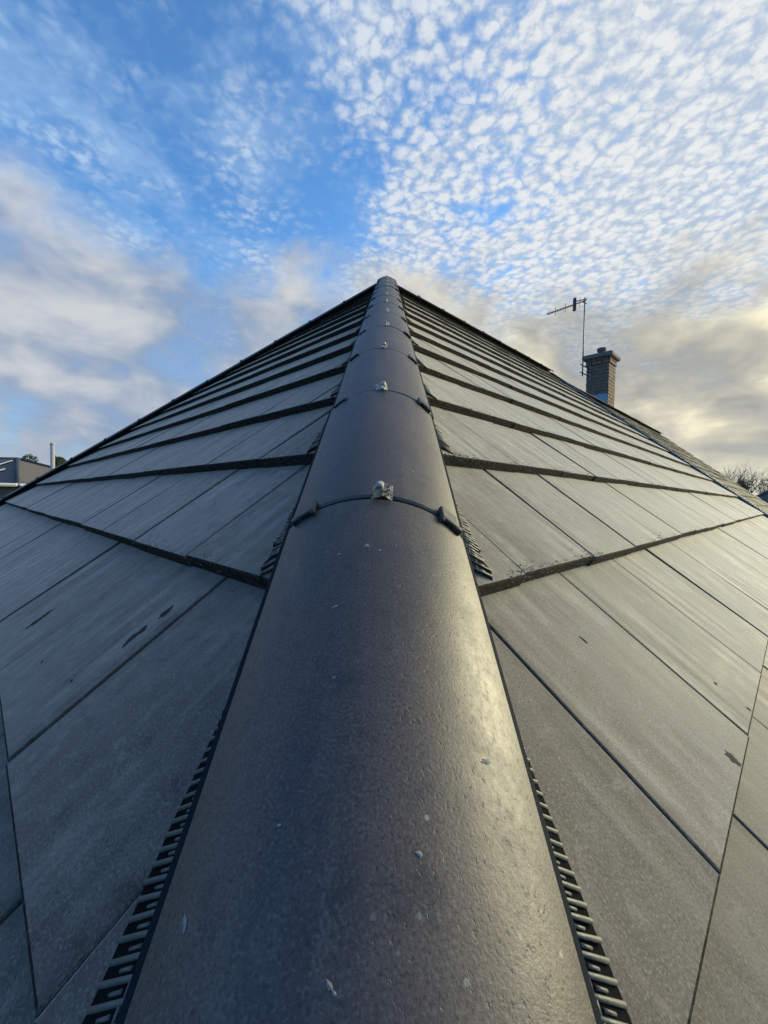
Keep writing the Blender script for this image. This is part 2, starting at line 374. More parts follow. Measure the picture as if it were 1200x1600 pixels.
for s in (1, -1):
    A, T, N = frame(s); q = ROWS[s]; g = q['g']; dl = math.atan(EN / g)
    T2 = (T * math.cos(dl) - N * math.sin(dl)); N2 = A.cross(T2)
    r0 = math.ceil((UE / CP - q['u']) / g); r1 = int((UR / CP - q['u']) / g) + 1
    planes = [(Vector((s * 0.030 + HX * 0.8, 0, 0)), Vector((-s, 0, 0)))]       # hip cut: remove everything across it
    if s == 1: planes.append((Vector((VG * Q2, VG * Q2, 0)), Vector((Q2, Q2, 0))))
    else: planes.append((Vector((0, D - 0.035, 0)), Vector((0, 1, 0))))
    uo = Vector((-s * Q2, Q2, 0)); planes.append((uo * (UR - 0.03), uo))
    for r in range(r0, r1):
        sl_ = q['u'] + r * g; jj = q['j'][r % 2]
        for k in range(-40, 40):
            a = jj + k * W
            rr = random.Random(r * 977 + k * 31 + s)
            o = A * a + T * sl_ + N * rr.uniform(-0.0012, 0.0012)
            rotm = Matrix.Rotation(rr.gauss(0, 0.0022), 3, N2) @ Matrix.Rotation(rr.gauss(0, 0.0030), 3, A) @ Matrix.Rotation(rr.gauss(0, 0.0016), 3, T2)
            o = o + T2 * rr.gauss(0, 0.0018) + A * rr.gauss(0, 0.0008)
            mw = mtx(rotm @ A, rotm @ T2, rotm @ N2, o)
            cs = [mw @ Vector(c) for c in ((0, 0, 0), (W, 0, 0), (W, g, 0), (0, g, 0), (W, g + .075, 0), (0, g + .075, 0))]
            inn = [[(c - co).dot(no) < 0 for c in cs] for co, no in planes]
            if any(not any(x) for x in inn): continue
            full = all(all(x) for x in inn)
            pj = [project(c) for c in cs[:4]]
            # clipped screen area
            area = 0
            pts = []
            for i in range(11):
                for j in range(11):
                    c = mw @ Vector((W * (i + .5) / 11, g * (j + .5) / 11, 0))
                    if any((c - co).dot(no) > 0 for co, no in planes): continue
                    p = project(c)
                    if p and -5 < p[0] < 1205 and -5 < p[1] < 1605:
                        dd = (c - CAM); area += W * g / 121 * abs(dd.normalized().dot(N2)) / dd.length_squared
            cands.append((area, s, r, k, mw, full, planes))
cands.sort(key=lambda c: -c[0])
def cut_tile(c):
    area, s, r, k, mw, full, planes = c
    bm = tile_bm(ROWS[s]['g']); inv = mw.inverted(); i3 = mw.to_3x3().transposed()
    for co, no in planes: cut(bm, inv @ co, i3 @ no)
    return bm
TILES = {}
rest = {1: bmesh.new(), -1: bmesh.new()}
nt = 0
for i, c in enumerate(cands):
    area, s, r, k, mw, full, planes = c
    if nt < 298 and area > 0:
        if full: me = shared[s]
        else:
            bm = cut_tile(c)
            if not bm.faces: bm.free(); continue
            me = fin(bm)
        o = link('roof_tile', me, house, [M['tile'], M['edge']], mw); TILES[(s, r, k)] = o; nt += 1
    else:
        bm = tile_bm(ROWS[s]['g']) if full else cut_tile(c)
        A, T, N = frame(s); bm.transform(mtx(A, T, N, (0, 0, 0)).inverted() @ mw)
        me = bpy.data.meshes.new('tmp'); bm.to_mesh(me); bm.free(); rest[s].from_mesh(me); bpy.data.meshes.remove(me)
for s in (1, -1):
    A, T, N = frame(s); me = bpy.data.meshes.new('mesh'); rest[s].to_mesh(me); rest[s].free()
    o = link('distant_roof_tiles', me, house, [M['tile'], M['edge']], mtx(A, T, N, (0, 0, 0))); o['kind'] = 'stuff'

# roof body under the tiles
def pl(u, v, s=1): return (s * (v - u) * Q2, (v + u) * Q2)
ZK = TAU * math.sqrt(2)
def roof_body(va, vb, hip_near, drop):
    """solid under the roof between party lines; hip at the near end if hip_near"""
    bm = bmesh.new(); ZE = ZK * UE - drop; ZR = ZK * UR - drop; ub = 2 * UR - UE
    if hip_near: E0 = pl(UE, UE); E1 = pl(ub, UE); AP = pl(UR, UR)
    else: E0 = pl(UE, va); E1 = pl(ub, va); AP = pl(UR, va)
    E3 = pl(UE, vb); E2 = pl(ub, vb); BP = pl(UR, vb)
    v = [bm.verts.new((*p, z)) for p, z in ((E0, ZE), (E1, ZE), (E2, ZE), (E3, ZE), (AP, ZR), (BP, ZR))]
    for f in ((0, 4, 1), (0, 3, 5, 4), (1, 4, 5, 2), (3, 2, 5), (0, 1, 2, 3)): bm.faces.new([v[i] for i in f])
    return bm
link('roof_deck', fin(roof_body(UE, VG + 0.06, True, 0.068)), house, M['felt'])
def walls(parent, va, vb, m, hipn):
    bm = bmesh.new(); i = 0.32; ub = 2 * UR - UE
    a = va + (i if hipn else 0)
    prism(bm, [pl(UE + i, a), pl(UE + i, vb), pl(ub - i, vb), pl(ub - i, a)], GROUND, ZK * UE + 0.1)
    return link('wall', fin(bm), parent, m)
walls(house, UE, VG + 0.06, M['brick'], True)

# ------------------------------------------------------------------ hip and ridge tiles
HW, HH, HT = 0.0935, 0.044, 0.013            # half width, rise, thickness
RAD = (HW * HW + HH * HH) / (2 * HH); AMAX = math.asin(HW / RAD)
def arc_shell(L, n=28, th=HT, rad=RAD, amax=AMAX, lip=True):
    bm = bmesh.new(); ny = 2
    def ring(y, r): return [bm.verts.new((r * math.sin(a), y, r * math.cos(a) - RAD)) for a in [(-1 + 2 * i / n) * amax for i in range(n + 1)]]
    bev = 0.0022
    ys = [(0, rad - bev), (bev, rad), (L * 0.33, rad), (L * 0.66, rad), (L - bev, rad), (L, rad - bev)]
    outer = [ring(y, r) for y, r in ys]; inner = [ring(y, rad - th) for y, r in ((0, 0), (L, 0))]
    for a, b in zip(outer, outer[1:]):
        for i in range(n): bm.faces.new((a[i], a[i + 1], b[i + 1], b[i]))
    for i in range(n):
        bm.faces.new((inner[0][i + 1], inner[0][i], inner[1][i], inner[1][i + 1]))
        bm.faces.new((outer[0][i + 1], outer[0][i], inner[0][i], inner[0][i + 1]))
        bm.faces.new((outer[-1][i], outer[-1][i + 1], inner[1][i + 1], inner[1][i]))
    for i in (0, n):
        col_o = [r[i] for r in outer]; bm.faces.new([inner[0][i]] + col_o + [inner[1][i]])
    return bm
def crumple_clip():                         # bent metal strap plate with its screw, at the crest of a joint
    bm = bmesh.new(); rr = random.Random(3)
    n = 6; g = []
    for j in range(n + 1):
        row = []
        for i in range(n + 1):
            x = (i / n - 0.5) * 0.021; y = (j / n - 0.5) * 0.022
            z = 0.006 - 0.42 * abs(x - 0.001) + rr.uniform(-0.0012, 0.0012) + 0.004 * (j / n) ** 2
            row.append(bm.verts.new((x, y, z)))
        g.append(row)
    for j in range(n):
        for i in range(n): bm.faces.new((g[j][i], g[j][i + 1], g[j + 1][i + 1], g[j + 1][i]))
    r = bmesh.ops.solidify(bm, geom=bm.faces[:], thickness=0.0018)
    return bm
clip_me = fin(crumple_clip()); clip_me.materials.append(M['steel'])
bm = bmesh.new(); tube(bm, (0, 0, 0), (0, 0, 0.0045), 0.0042, 0.0034, 10); tube(bm, (0, 0, -0.03), (0, 0, 0.001), 0.002, None, 6)
screw_me = fin(bm, True); screw_me.materials.append(M['steel'])
bm = bmesh.new()
box(bm, (0, 0.002, 0.003), (0.024, 0.022, 0.006)); box(bm, (0.012, -0.006, 0.001), (0.012, 0.008, 0.009)); box(bm, (-0.010, -0.007, 0.0015), (0.005, 0.010, 0.007))
bmesh.ops.bevel(bm, geom=bm.edges[:], offset=0.0012, segments=1, affect='EDGES')
side_me = fin(bm); side_me.materials.append(M['black'])
union_me = None
def hip_run(start, along, across, spacing, count, tilt=0.0, phase=0.0, mats='hip', clips=True, name='hip_tile', strip=True, parent=None, last=None, tiles=None):
    """tiles laid up a hip from `start` (crest point of the first lower joint)"""
    parent = parent or house
    along = Vector(along).normalized(); across = Vector(across).normalized(); nor = across.cross(along).normalized()
    L = spacing - 0.0050; sh = fin(arc_shell(L), True); sh.materials.append(M[mats])
    try: sh.set_sharp_from_angle(angle=R(40))
    except Exception: pass
    st = None; um = None
    bm = bmesh.new(); tot = spacing * (count - 1) + (last or spacing)
    box(bm, (0, tot / 2, -0.085), (0.062, tot, 0.12)); link('bedding', fin(bm), parent, M['felt'], mtx(across, along, nor, start))
    for k in range(count):
        rr = random.Random(k * 13 + int(spacing * 1e4))
        o = Vector(start) + along * spacing * k
        tz = tilt + rr.gauss(0, 0.010)
        rm = Matrix.Rotation(tz, 3, along) @ Matrix.Rotation(rr.gauss(0, 0.003), 3, nor)
        x, y, z = rm @ across, rm @ along, rm @ nor
        if name == 'hip_tile' and tilt and k == n_below - 1:
            top_ = o + along * spacing; rm = Matrix.Rotation(0.010, 3, nor) @ rm; x, y, z = rm @ across, rm @ along, rm @ nor; o = top_ - y * spacing
        mw = mtx(x, y, z, o + nor * rr.gauss(0, 0.0012) + across * rr.gauss(0, 0.0015))
        me = sh
        if last and k == count - 1:
            me = fin(arc_shell(last), True); me.materials.append(M[mats])
        t = link(name, me, parent, None, mw)
        if tiles is not None: tiles.append(t)
        def sub(nm, me_, m4):
            c = bpy.data.objects.new(nm, me_); COL.objects.link(c); c.parent = t; c.matrix_local = m4; return c
        if strip:
            if st is None:
                st = []
                for sd in (-1, 1):
                    bm = bmesh.new(); a = AMAX * sd; xe = (RAD - 0.003) * math.sin(a); ze = RAD * math.cos(a) - RAD
                    box(bm, (xe + sd * 0.0044, spacing / 2, ze - 0.0045), (0.0100, spacing, 0.0045), Matrix.Translation((xe, 0, ze)) @ Matrix.Rotation(sd * 0.45, 4, 'Y') @ Matrix.Translation((-xe, 0, -ze))); me_ = fin(bm); me_.materials.append(M['strip']); st.append(me_)
            for me_ in st: sub('tray_edge', me_, Matrix.Identity(4))
        if clips and k > 0:
            if um is None:
                bm = arc_shell(0.05, 20, 0.004, RAD - 0.0125, AMAX * 0.97); um = fin(bm, True); um.materials.append(M['black'])
            sub('joint_union', um, Matrix.Translation((0, -0.0275, -0.0005)))
            c = sub('clip_plate', clip_me, Matrix.Translation((rr.uniform(-0.004, 0.004), -0.0015, 0.0015)) @ Matrix.Rotation(rr.uniform(-0.25, 0.25), 4, 'Z'))
            sub('clip_screw', screw_me, Matrix.Translation((0.0005, 0.004, 0.009)))
            for sd in (-1, 1):
                a = sd * AMAX * 0.74; n = Vector((math.sin(a), 0, math.cos(a)))
                ax = Vector((math.cos(a), 0, -math.sin(a))) * sd
                m4 = mtx(ax, n.cross(ax) if (n.cross(ax)).y > 0 else -(n.cross(ax)), n, (RAD * n.x, -0.003, RAD * n.z - RAD))
                sub('side_clip', side_me, m4)
HCR = 0.22 * S
hn = math.sqrt(1 + TAU * TAU)
sp_plan = 0.3350; y_first = 0.429
n_below = 4
y0 = y_first - n_below * sp_plan
cnt = n_below + int(math.floor((D - y_first) / sp_plan)) + 1
near_tiles = []
hip_run((HX, y0, TAU * y0 + HCR), (0, 1, TAU), (1, 0, 0), sp_plan * hn, cnt, tilt=R(2.5),
        last=(D + 0.03 - (y0 + (cnt - 1) * sp_plan)) * hn, tiles=near_tiles)
# far hip going down to the left of the apex
xl = -D + UE / Q2
nl = int((-xl - 0.05) / sp_plan)
hip_run((-0.06 - nl * sp_plan, D, TAU * (D - 0.06 - nl * sp_plan) + 0.036), (1, 0, TAU), (0, -1, 0), sp_plan * hn, nl)
# ridge
RS = 0.415
rv0 = UR; nr = int((VG - UR - 0.02) / RS)
p0 = Vector((*pl(UR, UR + 0.03), ZK * UR + 0.036))
hip_run(p0, (1, 1, 0), (1, -1, 0), (VG - UR - 0.03) / 9, 9, name='ridge_tile')

# ventilated comb under the hip tile, one piece to each course
def comb_piece(s, r):
    q = ROWS[s]; u0 = (q['u'] + r * q['g']) * CP; u1 = u0 + q['g'] * CP
    xe = abs(s * HX + HW) if s == 1 else HW - HX      # lateral distance of the hip tile edge
    ev = EN / CP; he = HCR - HH * hn                 # edge height over the hip line
    xo = 0.184 if s == 1 else 0.112
    fmax = 0.60 if s == 1 else 0.80; shr = 0.026 if s == 1 else 0.018
    ya, yb = u0 / Q2 + xo - 0.005, u1 / Q2 + xo - 0.020
    bm = bmesh.new(); bs = bmesh.new(); rr = random.Random(r * 7 + s)
    def P(y, xx, up):
        f = (y - (u0 / Q2 + xx)) / ((u1 - u0) / Q2)
        return Vector((s * xx, y, TAU * (y - xx) - ev * max(0, min(1, f)) + up))
    def E_(y, dx, dz): return Vector((s * (xe + dx), y, TAU * y + he + dz))
    y = ya; i = 0; prev = None
    while y < yb:
        f = (y - ya) / (yb - ya)
        jj = 0.0008 if r < 0 else 0.0030
        x1 = xo - shr * min(1, f / fmax) + rr.uniform(-jj, jj); x0 = x1 - 0.030
        wv = 0.0012 * math.sin(y * 61 + r)
        b = P(y + 0.0075 + (rr.uniform(-.002, .002) if r >= 0 else 0), x1, 0.0036 + wv + rr.uniform(-.0004, .0006)); a = P(y + rr.uniform(-.0006, .0006), x0, 0.0085)
        if f < fmax + 0.2 and not (r >= 0 and rr.random() < 0.10):
            tube(bm, a, b, 0.0015, 0.0016, 8)
            if True:
                c0 = a.lerp(b, 0.30); tube(bm, c0, c0 + Vector((0, .0074, .0074 * TAU - .0008)), 0.0011, 0.0011, 6)
                c1 = a.lerp(b, 0.42) + Vector((0, .0037, .0016)); tube(bm, c1, a.lerp(b, 0.68) + Vector((0, .0037, .0014)), 0.0012, 0.0010, 6)
        row = [bs.verts.new(E_(y, -0.03, -0.004)), bs.verts.new(P(y, x0, 0.0075)), bs.verts.new(P(y + .0075, x1 - 0.001, 0.0030)), bs.verts.new(P(y + .0075, x1 + 0.0006, 0.0030)), bs.verts.new(P(y + .0075, x1 + 0.0006, -0.006))]
        if prev:
            for n_ in range(4): bs.faces.new((prev[n_], prev[n_ + 1], row[n_ + 1], row[n_]))
        prev = row; y += 0.0074; i += 1
    o = link('vent_skirt', fin(bs), house, M['membrane'])
    if len(bm.verts): link('comb_teeth', fin(bm, True), o, M['comb'])
    else: bm.free()
for s in (1, -1):
    for r in range(-3, 11): comb_piece(s, r)

# bonding gutter between the two roofs
bm = bmesh.new(); A, T, N = frame(1)
mg = mtx(A, T, N, (0, 0, 0)); ls = (UR - UE) / CP
box(bm, (VG + 0.05, (UE / CP + UR / CP) / 2, -0.022), (0.10, ls, 0.03), mg)
box(bm, (VG + 0.016, (UE / CP + UR / CP) / 2, 0.0), (0.028, ls - 0.02, 0.026), mg)
box(bm, (VG + 0.088, (UE / CP + UR / CP) / 2, 0.004), (0.02, ls - 0.02, 0.03), mg)
link('bonding_gutter', fin(bm), house, M['lead'])
# eaves gutter, both visible slopes
bm = bmesh.new()
for s, v1 in ((1, VG), (-1, None)):
    a, b = Vector((*pl(UE - 0.06, UE - 0.06, 1), ZK * UE - 0.10)), None
    b = Vector((*pl(UE - 0.06, VG, 1), ZK * UE - 0.10)) if s == 1 else Vector((*pl(2 * UR - UE, UE - 0.06, 1), ZK * UE - 0.10))
    tube(bm, a, b, 0.055, None, 12)
link('eaves_gutter', fin(bm, True), house, M['black'])

# ------------------------------------------------------------------ marks and debris on the near roof
def blob(bm, pts_fn, cx, cy, rx, ry, ang, seed, z=0.0012):
    rr = random.Random(seed); n = 18; vs = []
    for i in range(n):
        t = i * math.tau / n; k = 1 + rr.uniform(-0.35, 0.35)
        x, y = rx * k * math.cos(t), ry * k * math.sin(t)
        vs.append(pts_fn(cx + x * math.cos(ang) - y * math.sin(ang), cy + x * math.sin(ang) + y * math.cos(ang), z))
    top = [bm.verts.new(v) for v in vs]; c = bm.verts.new(pts_fn(cx, cy, z + 0.0004))
    for i in range(n): bm.faces.new((top[i], top[(i + 1) % n], c))
def on_slope(px, py, s):
    d = ray(px, py); n = Vector((s * TAU, -TAU, 1)); t = -(CAM.dot(n)) / d.dot(n); return CAM + d * t
def tile_at(p, s):
    best = None
    for (ss, r, k), o in TILES.items():
        if ss != s: continue
        l = o.matrix_world.inverted() @ p
        if -0.01 <= l.x <= W and -0.02 <= l.y <= ROWS[s]['g'] and abs(l.z) < 0.06: best = o
    return best
def hit_tile(px, py, s):
    o = tile_at(on_slope(px, py, s), s)
    if o is None: return None, None
    inv = o.matrix_world.inverted(); c = inv @ CAM; d = inv.to_3x3() @ ray(px, py); t = -c.z / d.z
    return o, c + d * t
for i, (px, py, s, rx, ry, ang) in enumerate(((260, 956, -1, .0045, .012, .1), (215, 990, -1, .005, .015, -.1), (203, 1000, -1, .003, .011, .2), (64, 966, -1, .006, .026, .15),
        (66, 1034, -1, .0022, .0022, 0), (112, 1064, -1, .002, .002, 0), (50, 1155, -1, .0026, .003, 0), (1118, 1068, 1, .003, .003, 0), (1170, 1108, 1, .0022, .004, .3), (1145, 1185, 1, .006, .009, .2), (912, 1000, 1, .002, .006, .2))):
    o, l = hit_tile(px, py, s)
    if o is None: continue
    bm = bmesh.new(); blob(bm, lambda x, y, z: Vector((x, y, z)), l.x, l.y, rx * 1.3, ry, ang, i, 0.0004)
    link('dirt_mark', fin(bm), o, M['scuff'])
# pale splashes on the hip tiles
def on_hip(t, px, py):
    inv = t.matrix_world.inverted(); c = inv @ CAM; d = inv.to_3x3() @ ray(px, py)
    a = d.x ** 2 + d.z ** 2; cz = c.z + RAD; b = c.x * d.x + cz * d.z; cc = c.x ** 2 + cz ** 2 - RAD ** 2
    t_ = (-b - math.sqrt(max(0, b * b - a * cc))) / a; return c + d * t_
for i, (px, py, rx, ry) in enumerate(((573, 853, .0028, .0022), (530, 866, .0014, .001), (524, 948, .0030, .0010), (289, 1444, .0012, .0032), (515, 1540, .0008, .0016), (522, 1552, .0006, .001), (655, 1335, .001, .0015), (436, 1290, .0007, .001), (593, 860, .0012, .0012), (760, 1190, .0012, .003))):
    t = near_tiles[n_below - 1]
    if py > 1700: continue
    for t in near_tiles[n_below - 2:n_below + 1]:
        p = on_hip(t, px, py)
        if 0 < p.y < sp_plan * hn - .005: break
    else: continue
    ang0 = math.atan2(p.x, p.z + RAD)
    def f(x, y, z, ang0=ang0):
        a = ang0 + x / RAD; return Vector(((RAD + z) * math.sin(a), y, (RAD + z) * math.cos(a) - RAD))
    bm = bmesh.new(); blob(bm, f, 0, p.y, rx, ry, 0.2 * i, i + 50, 0.0003); link('splash', fin(bm), t, M['bird'])
# crumbs of mortar and lichen along the course edges
bm = bmesh.new(); rr = random.Random(11)
for s in (1, -1):
    A, T, N = frame(s); q = ROWS[s]
    for r, dens, amax in (((0, 1100, 1.9), (1, 1500, 3.2), (2, 1200, 4.5), (3, 700, 5.0)) if s == 1 else ((0, 260, 1.6), (1, 260, 2.6))):
        sl_ = q['u'] + r * q['g']
        amin = abs(sl_ * CP) + 0.21
        for _ in range(dens):
            a = amin + (amax) * rr.random() ** 1.8
            cl = math.sin(a * 23 + r * 2) + math.sin(a * 9.7 + r)
            if cl < rr.uniform(-1.2, 1.2): continue
            z = rr.choice((0.0008, 0.0008, -rr.uniform(0.002, 0.02)))
            b = rr.uniform(0.0, 0.012) if z > 0 else rr.uniform(-0.0025, 0.0005)
            if z > 0 and rr.random() < 0.4: b = rr.uniform(0, 0.03)
            c = A * (s * a) + T * (sl_ + b) + N * (z - max(b, 0) * EN / q['g']); e = rr.uniform(0.0007, 0.0024) * (1.0 if z > 0 else 1.4)
            vs = [bm.verts.new(c + Vector((rr.uniform(-e, e), rr.uniform(-e, e), rr.uniform(-e, e) * .7))) for _k in range(5)]
            for tri in ((0, 1, 2), (0, 2, 3), (0, 3, 4), (1, 2, 4), (2, 3, 4), (0, 1, 4)): bm.faces.new([vs[i] for i in tri])
g = link('mortar_crumbs', fin(bm), None, M['grit']); g['kind'] = 'stuff'; g['label'] = 'pale mortar and lichen crumbs along the tile course edges'; g['category'] = 'debris'

# ------------------------------------------------------------------ neighbouring half of the pair
nb = empty('neighbouring_house', 'adjoining house with older mossy brown roof and brick chimney', 'house', (0, 0, 0))
VB = 14.6
link('roof_deck', fin(roof_body(VG + 0.10, VB, False, 0.125)), nb, M['felt'])
walls(nb, VG + 0.07, VB, M['brick'], False)
A, T, N = frame(1); bm = bmesh.new(); rr = random.Random(5); gg = 0.27; w2 = 0.23
nrow = int((UR - UE) / CP / gg)
for r in range(nrow):
    sl_ = UR / CP - 0.06 - (r + 1) * gg
    a = VG + 0.12 - (r % 2) * w2 / 2
    while a < VB:
        a0 = max(a, VG + 0.11); wv = a + w2 - 0.004 - a0
        if wv > 0.02:
            m4 = mtx(A, (T - N * 0.07).normalized(), (N + T * 0.07).normalized(), A * a0 + T * sl_ + N * (-0.050 + rr.gauss(0, 0.002))) @ Matrix.Rotation(rr.gauss(0, 0.01), 4, 'X') @ Matrix.Rotation(rr.gauss(0, 0.008), 4, 'Y')
            box(bm, (wv / 2, 0.16, -0.008), (wv, 0.32, 0.016), m4)
        a += w2
o = link('old_roof_tiles', fin(bm), nb, M['oldtile']); o['kind'] = 'stuff'
hip_run(Vector((*pl(UR, VG + 0.09), ZK * UR - 0.034)), (1, 1, 0), (1, -1, 0), (VB - VG - 0.09) / 18, 18, mats='moss', clips=False, strip=False, name='ridge_tile', parent=nb)
# chimney
A1 = Vector((1, 1, 0)) * Q2; A2 = Vector((-1, 1, 0)) * Q2; ZV = Vector((0, 0, 1))
VC, UC = 10.15, UR + 0.27; CWd = 0.46; CZ = ZK * UR - 0.5
co = Vector((*pl(UC, VC), 0))
mc = mtx(A1, A2, ZV, (co.x, co.y, 0))
ctop = at(940, 553, co.y - 0.1).z
bm = bmesh.new(); box(bm, (0, 0, (CZ + ctop - 0.1) / 2), (CWd - 0.02, CWd - 0.02, ctop - 0.1 - CZ), mc)
ch = link('chimney', fin(bm), nb, M['mortar'])
bm = bmesh.new(); rr = random.Random(2); z = CZ; row = 0
while z < ctop - 0.13:
    out = 0.022 if z > ctop - 0.30 else 0.0
    for side in range(4):
        m4 = mc @ Matrix.Rotation(side * math.pi / 2, 4, 'Z'); x = -CWd / 2 - (0.1125 if row % 2 else 0)
        while x < CWd / 2 - 0.01:
            x0, x1 = max(x, -CWd / 2), min(x + 0.215, CWd / 2 - (0.10 if False else 0))
            if x1 - x0 > 0.03: box(bm, ((x0 + x1) / 2, -CWd / 2 + 0.03 - out + rr.uniform(-0.003, 0.003), z + 0.0325), (x1 - x0 - 0.002, 0.07, 0.064), m4)
            x += 0.225
    z += 0.075; row += 1
o = link('brick_courses', fin(bm), ch, M['chim']); o['kind'] = 'stuff'
bm = bmesh.new(); box(bm, (0, 0, ctop - 0.075), (CWd + 0.17, CWd + 0.17, 0.10), mc)
bmesh.ops.bevel(bm, geom=bm.edges[:], offset=0.018, segments=2, affect='EDGES')
v4 = [bm.verts.new(mc @ Vector((x * .27, y * .27, ctop - 0.027))) for x, y in ((-1, -1), (1, -1), (1, 1), (-1, 1))]; w4 = [bm.verts.new(mc @ Vector((x * .13, y * .13, ctop + 0.03))) for x, y in ((-1, -1), (1, -1), (1, 1), (-1, 1))]
for i in range(4): bm.faces.new((v4[i], v4[(i + 1) % 4], w4[(i + 1) % 4], w4[i]))
bm.faces.new(w4)
link('cap', fin(bm), ch, M['concrete'])
bm = bmesh.new(); pc = mc @ Vector((0, 0, 0)); 
tube(bm, (pc.x, pc.y, ctop + 0.02), (pc.x, pc.y, ctop + 0.13), 0.085, 0.078, 14); tube(bm, (pc.x, pc.y, ctop + 0.10), (pc.x, pc.y, ctop + 0.155), 0.096, 0.096, 14)
link('pot', fin(bm, False), ch, M['clay'])
bm = bmesh.new(); box(bm, (-CWd / 2 - 0.008, -0.06, ZK * UR + 0.10), (0.012, CWd - 0.14, 0.30), mc); box(bm, (0.0, -CWd / 2 - 0.010, ZK * UR - 0.12), (CWd + 0.03, 0.012, 0.2), mc)
link('flashing', fin(bm), ch, M['flash'])
# aerial on the chimney
dA = co.y - 0.30
mb, mt = at(910, 588, dA), at(911, 466, dA)
mt = Vector((mb.x + 0.0, mb.y, mt.z))
ae = empty('television_aerial', 'television aerial on a tall mast strapped to the brick chimney', 'aerial', mb)
def apart(name, fn, m=M['alu'], parent=ae, sm=False):
    bm = bmesh.new(); fn(bm); bmesh.ops.translate(bm, vec=-mb, verts=bm.verts); return link(name, fin(bm, sm), parent, m)
apart('mast', lambda b: tube(b, mb, mt + ZV * 0.02, 0.013, None, 10), sm=True)
cface = mc @ Vector((-CWd / 2 - 0.003, CWd / 2 - 0.07, 0))
def bracket(b, z):
    p = Vector((cface.x, cface.y, z)); q_ = Vector((mb.x, mb.y, z)); e = (q_ - p)
    tube(b, p, q_ + e.normalized() * 0.10, 0.014, None, 6); box(b, tuple(p), (0.03, 0.03, 0.18))
zb = at(910, 571, dA).z
apart('bracket', lambda b: bracket(b, zb)); apart('bracket', lambda b: bracket(b, at(910, 583, dA).z))
tip = at(855, 491, dA + 0.15); root = Vector((mt.x, mt.y, at(911, 470, dA).z))
bd = (tip - root)
apart('boom', lambda b: tube(b, root - bd * 0.04, tip, 0.012, None, 6))
upv = Vector((0, 0, 1))
def elements(b):
    for i in range(17):
        f = 0.30 + 0.69 * i / 16; p = root + bd * f; h = 0.095 if i in (5, 11) else 0.05
        side = upv if i in (5, 11) else (upv * 0.8 + bd.cross(upv).normalized() * 0.6)
        tube(b, p - side * h, p + side * h, 0.0065, None, 5)
    p = root + bd * 0.13; tube(b, p - upv * 0.10, p + upv * 0.13, 0.006, None, 5)
apart('elements', elements)
def dip(b):
    p = root + bd * 0.27; vs = box(b, tuple(p), (0.05, 0.06, 0.27)); 
apart('dipole_box', dip, M['black'])
def refl(b):
    p = root; tube(b, p + upv * 0.03, root + bd * 0.25 + upv * 0.06, 0.011, None, 6)
    for k in (-1, 1): tube(b, p + Vector((-.05, 0, .02 * k)), p + Vector((0.05, 0.02, 0.05 * k)), 0.012, None, 5)
apart('boom_clamp', refl)

# ------------------------------------------------------------------ ground
bm = bmesh.new(); v = [bm.verts.new(p) for p in ((-1500, -1500, GROUND), (1500, -1500, GROUND), (1500, 1500, GROUND), (-1500, 1500, GROUND))]; bm.faces.new(v)
o = link('ground', fin(bm), None, M['grass']); o['kind'] = 'structure'
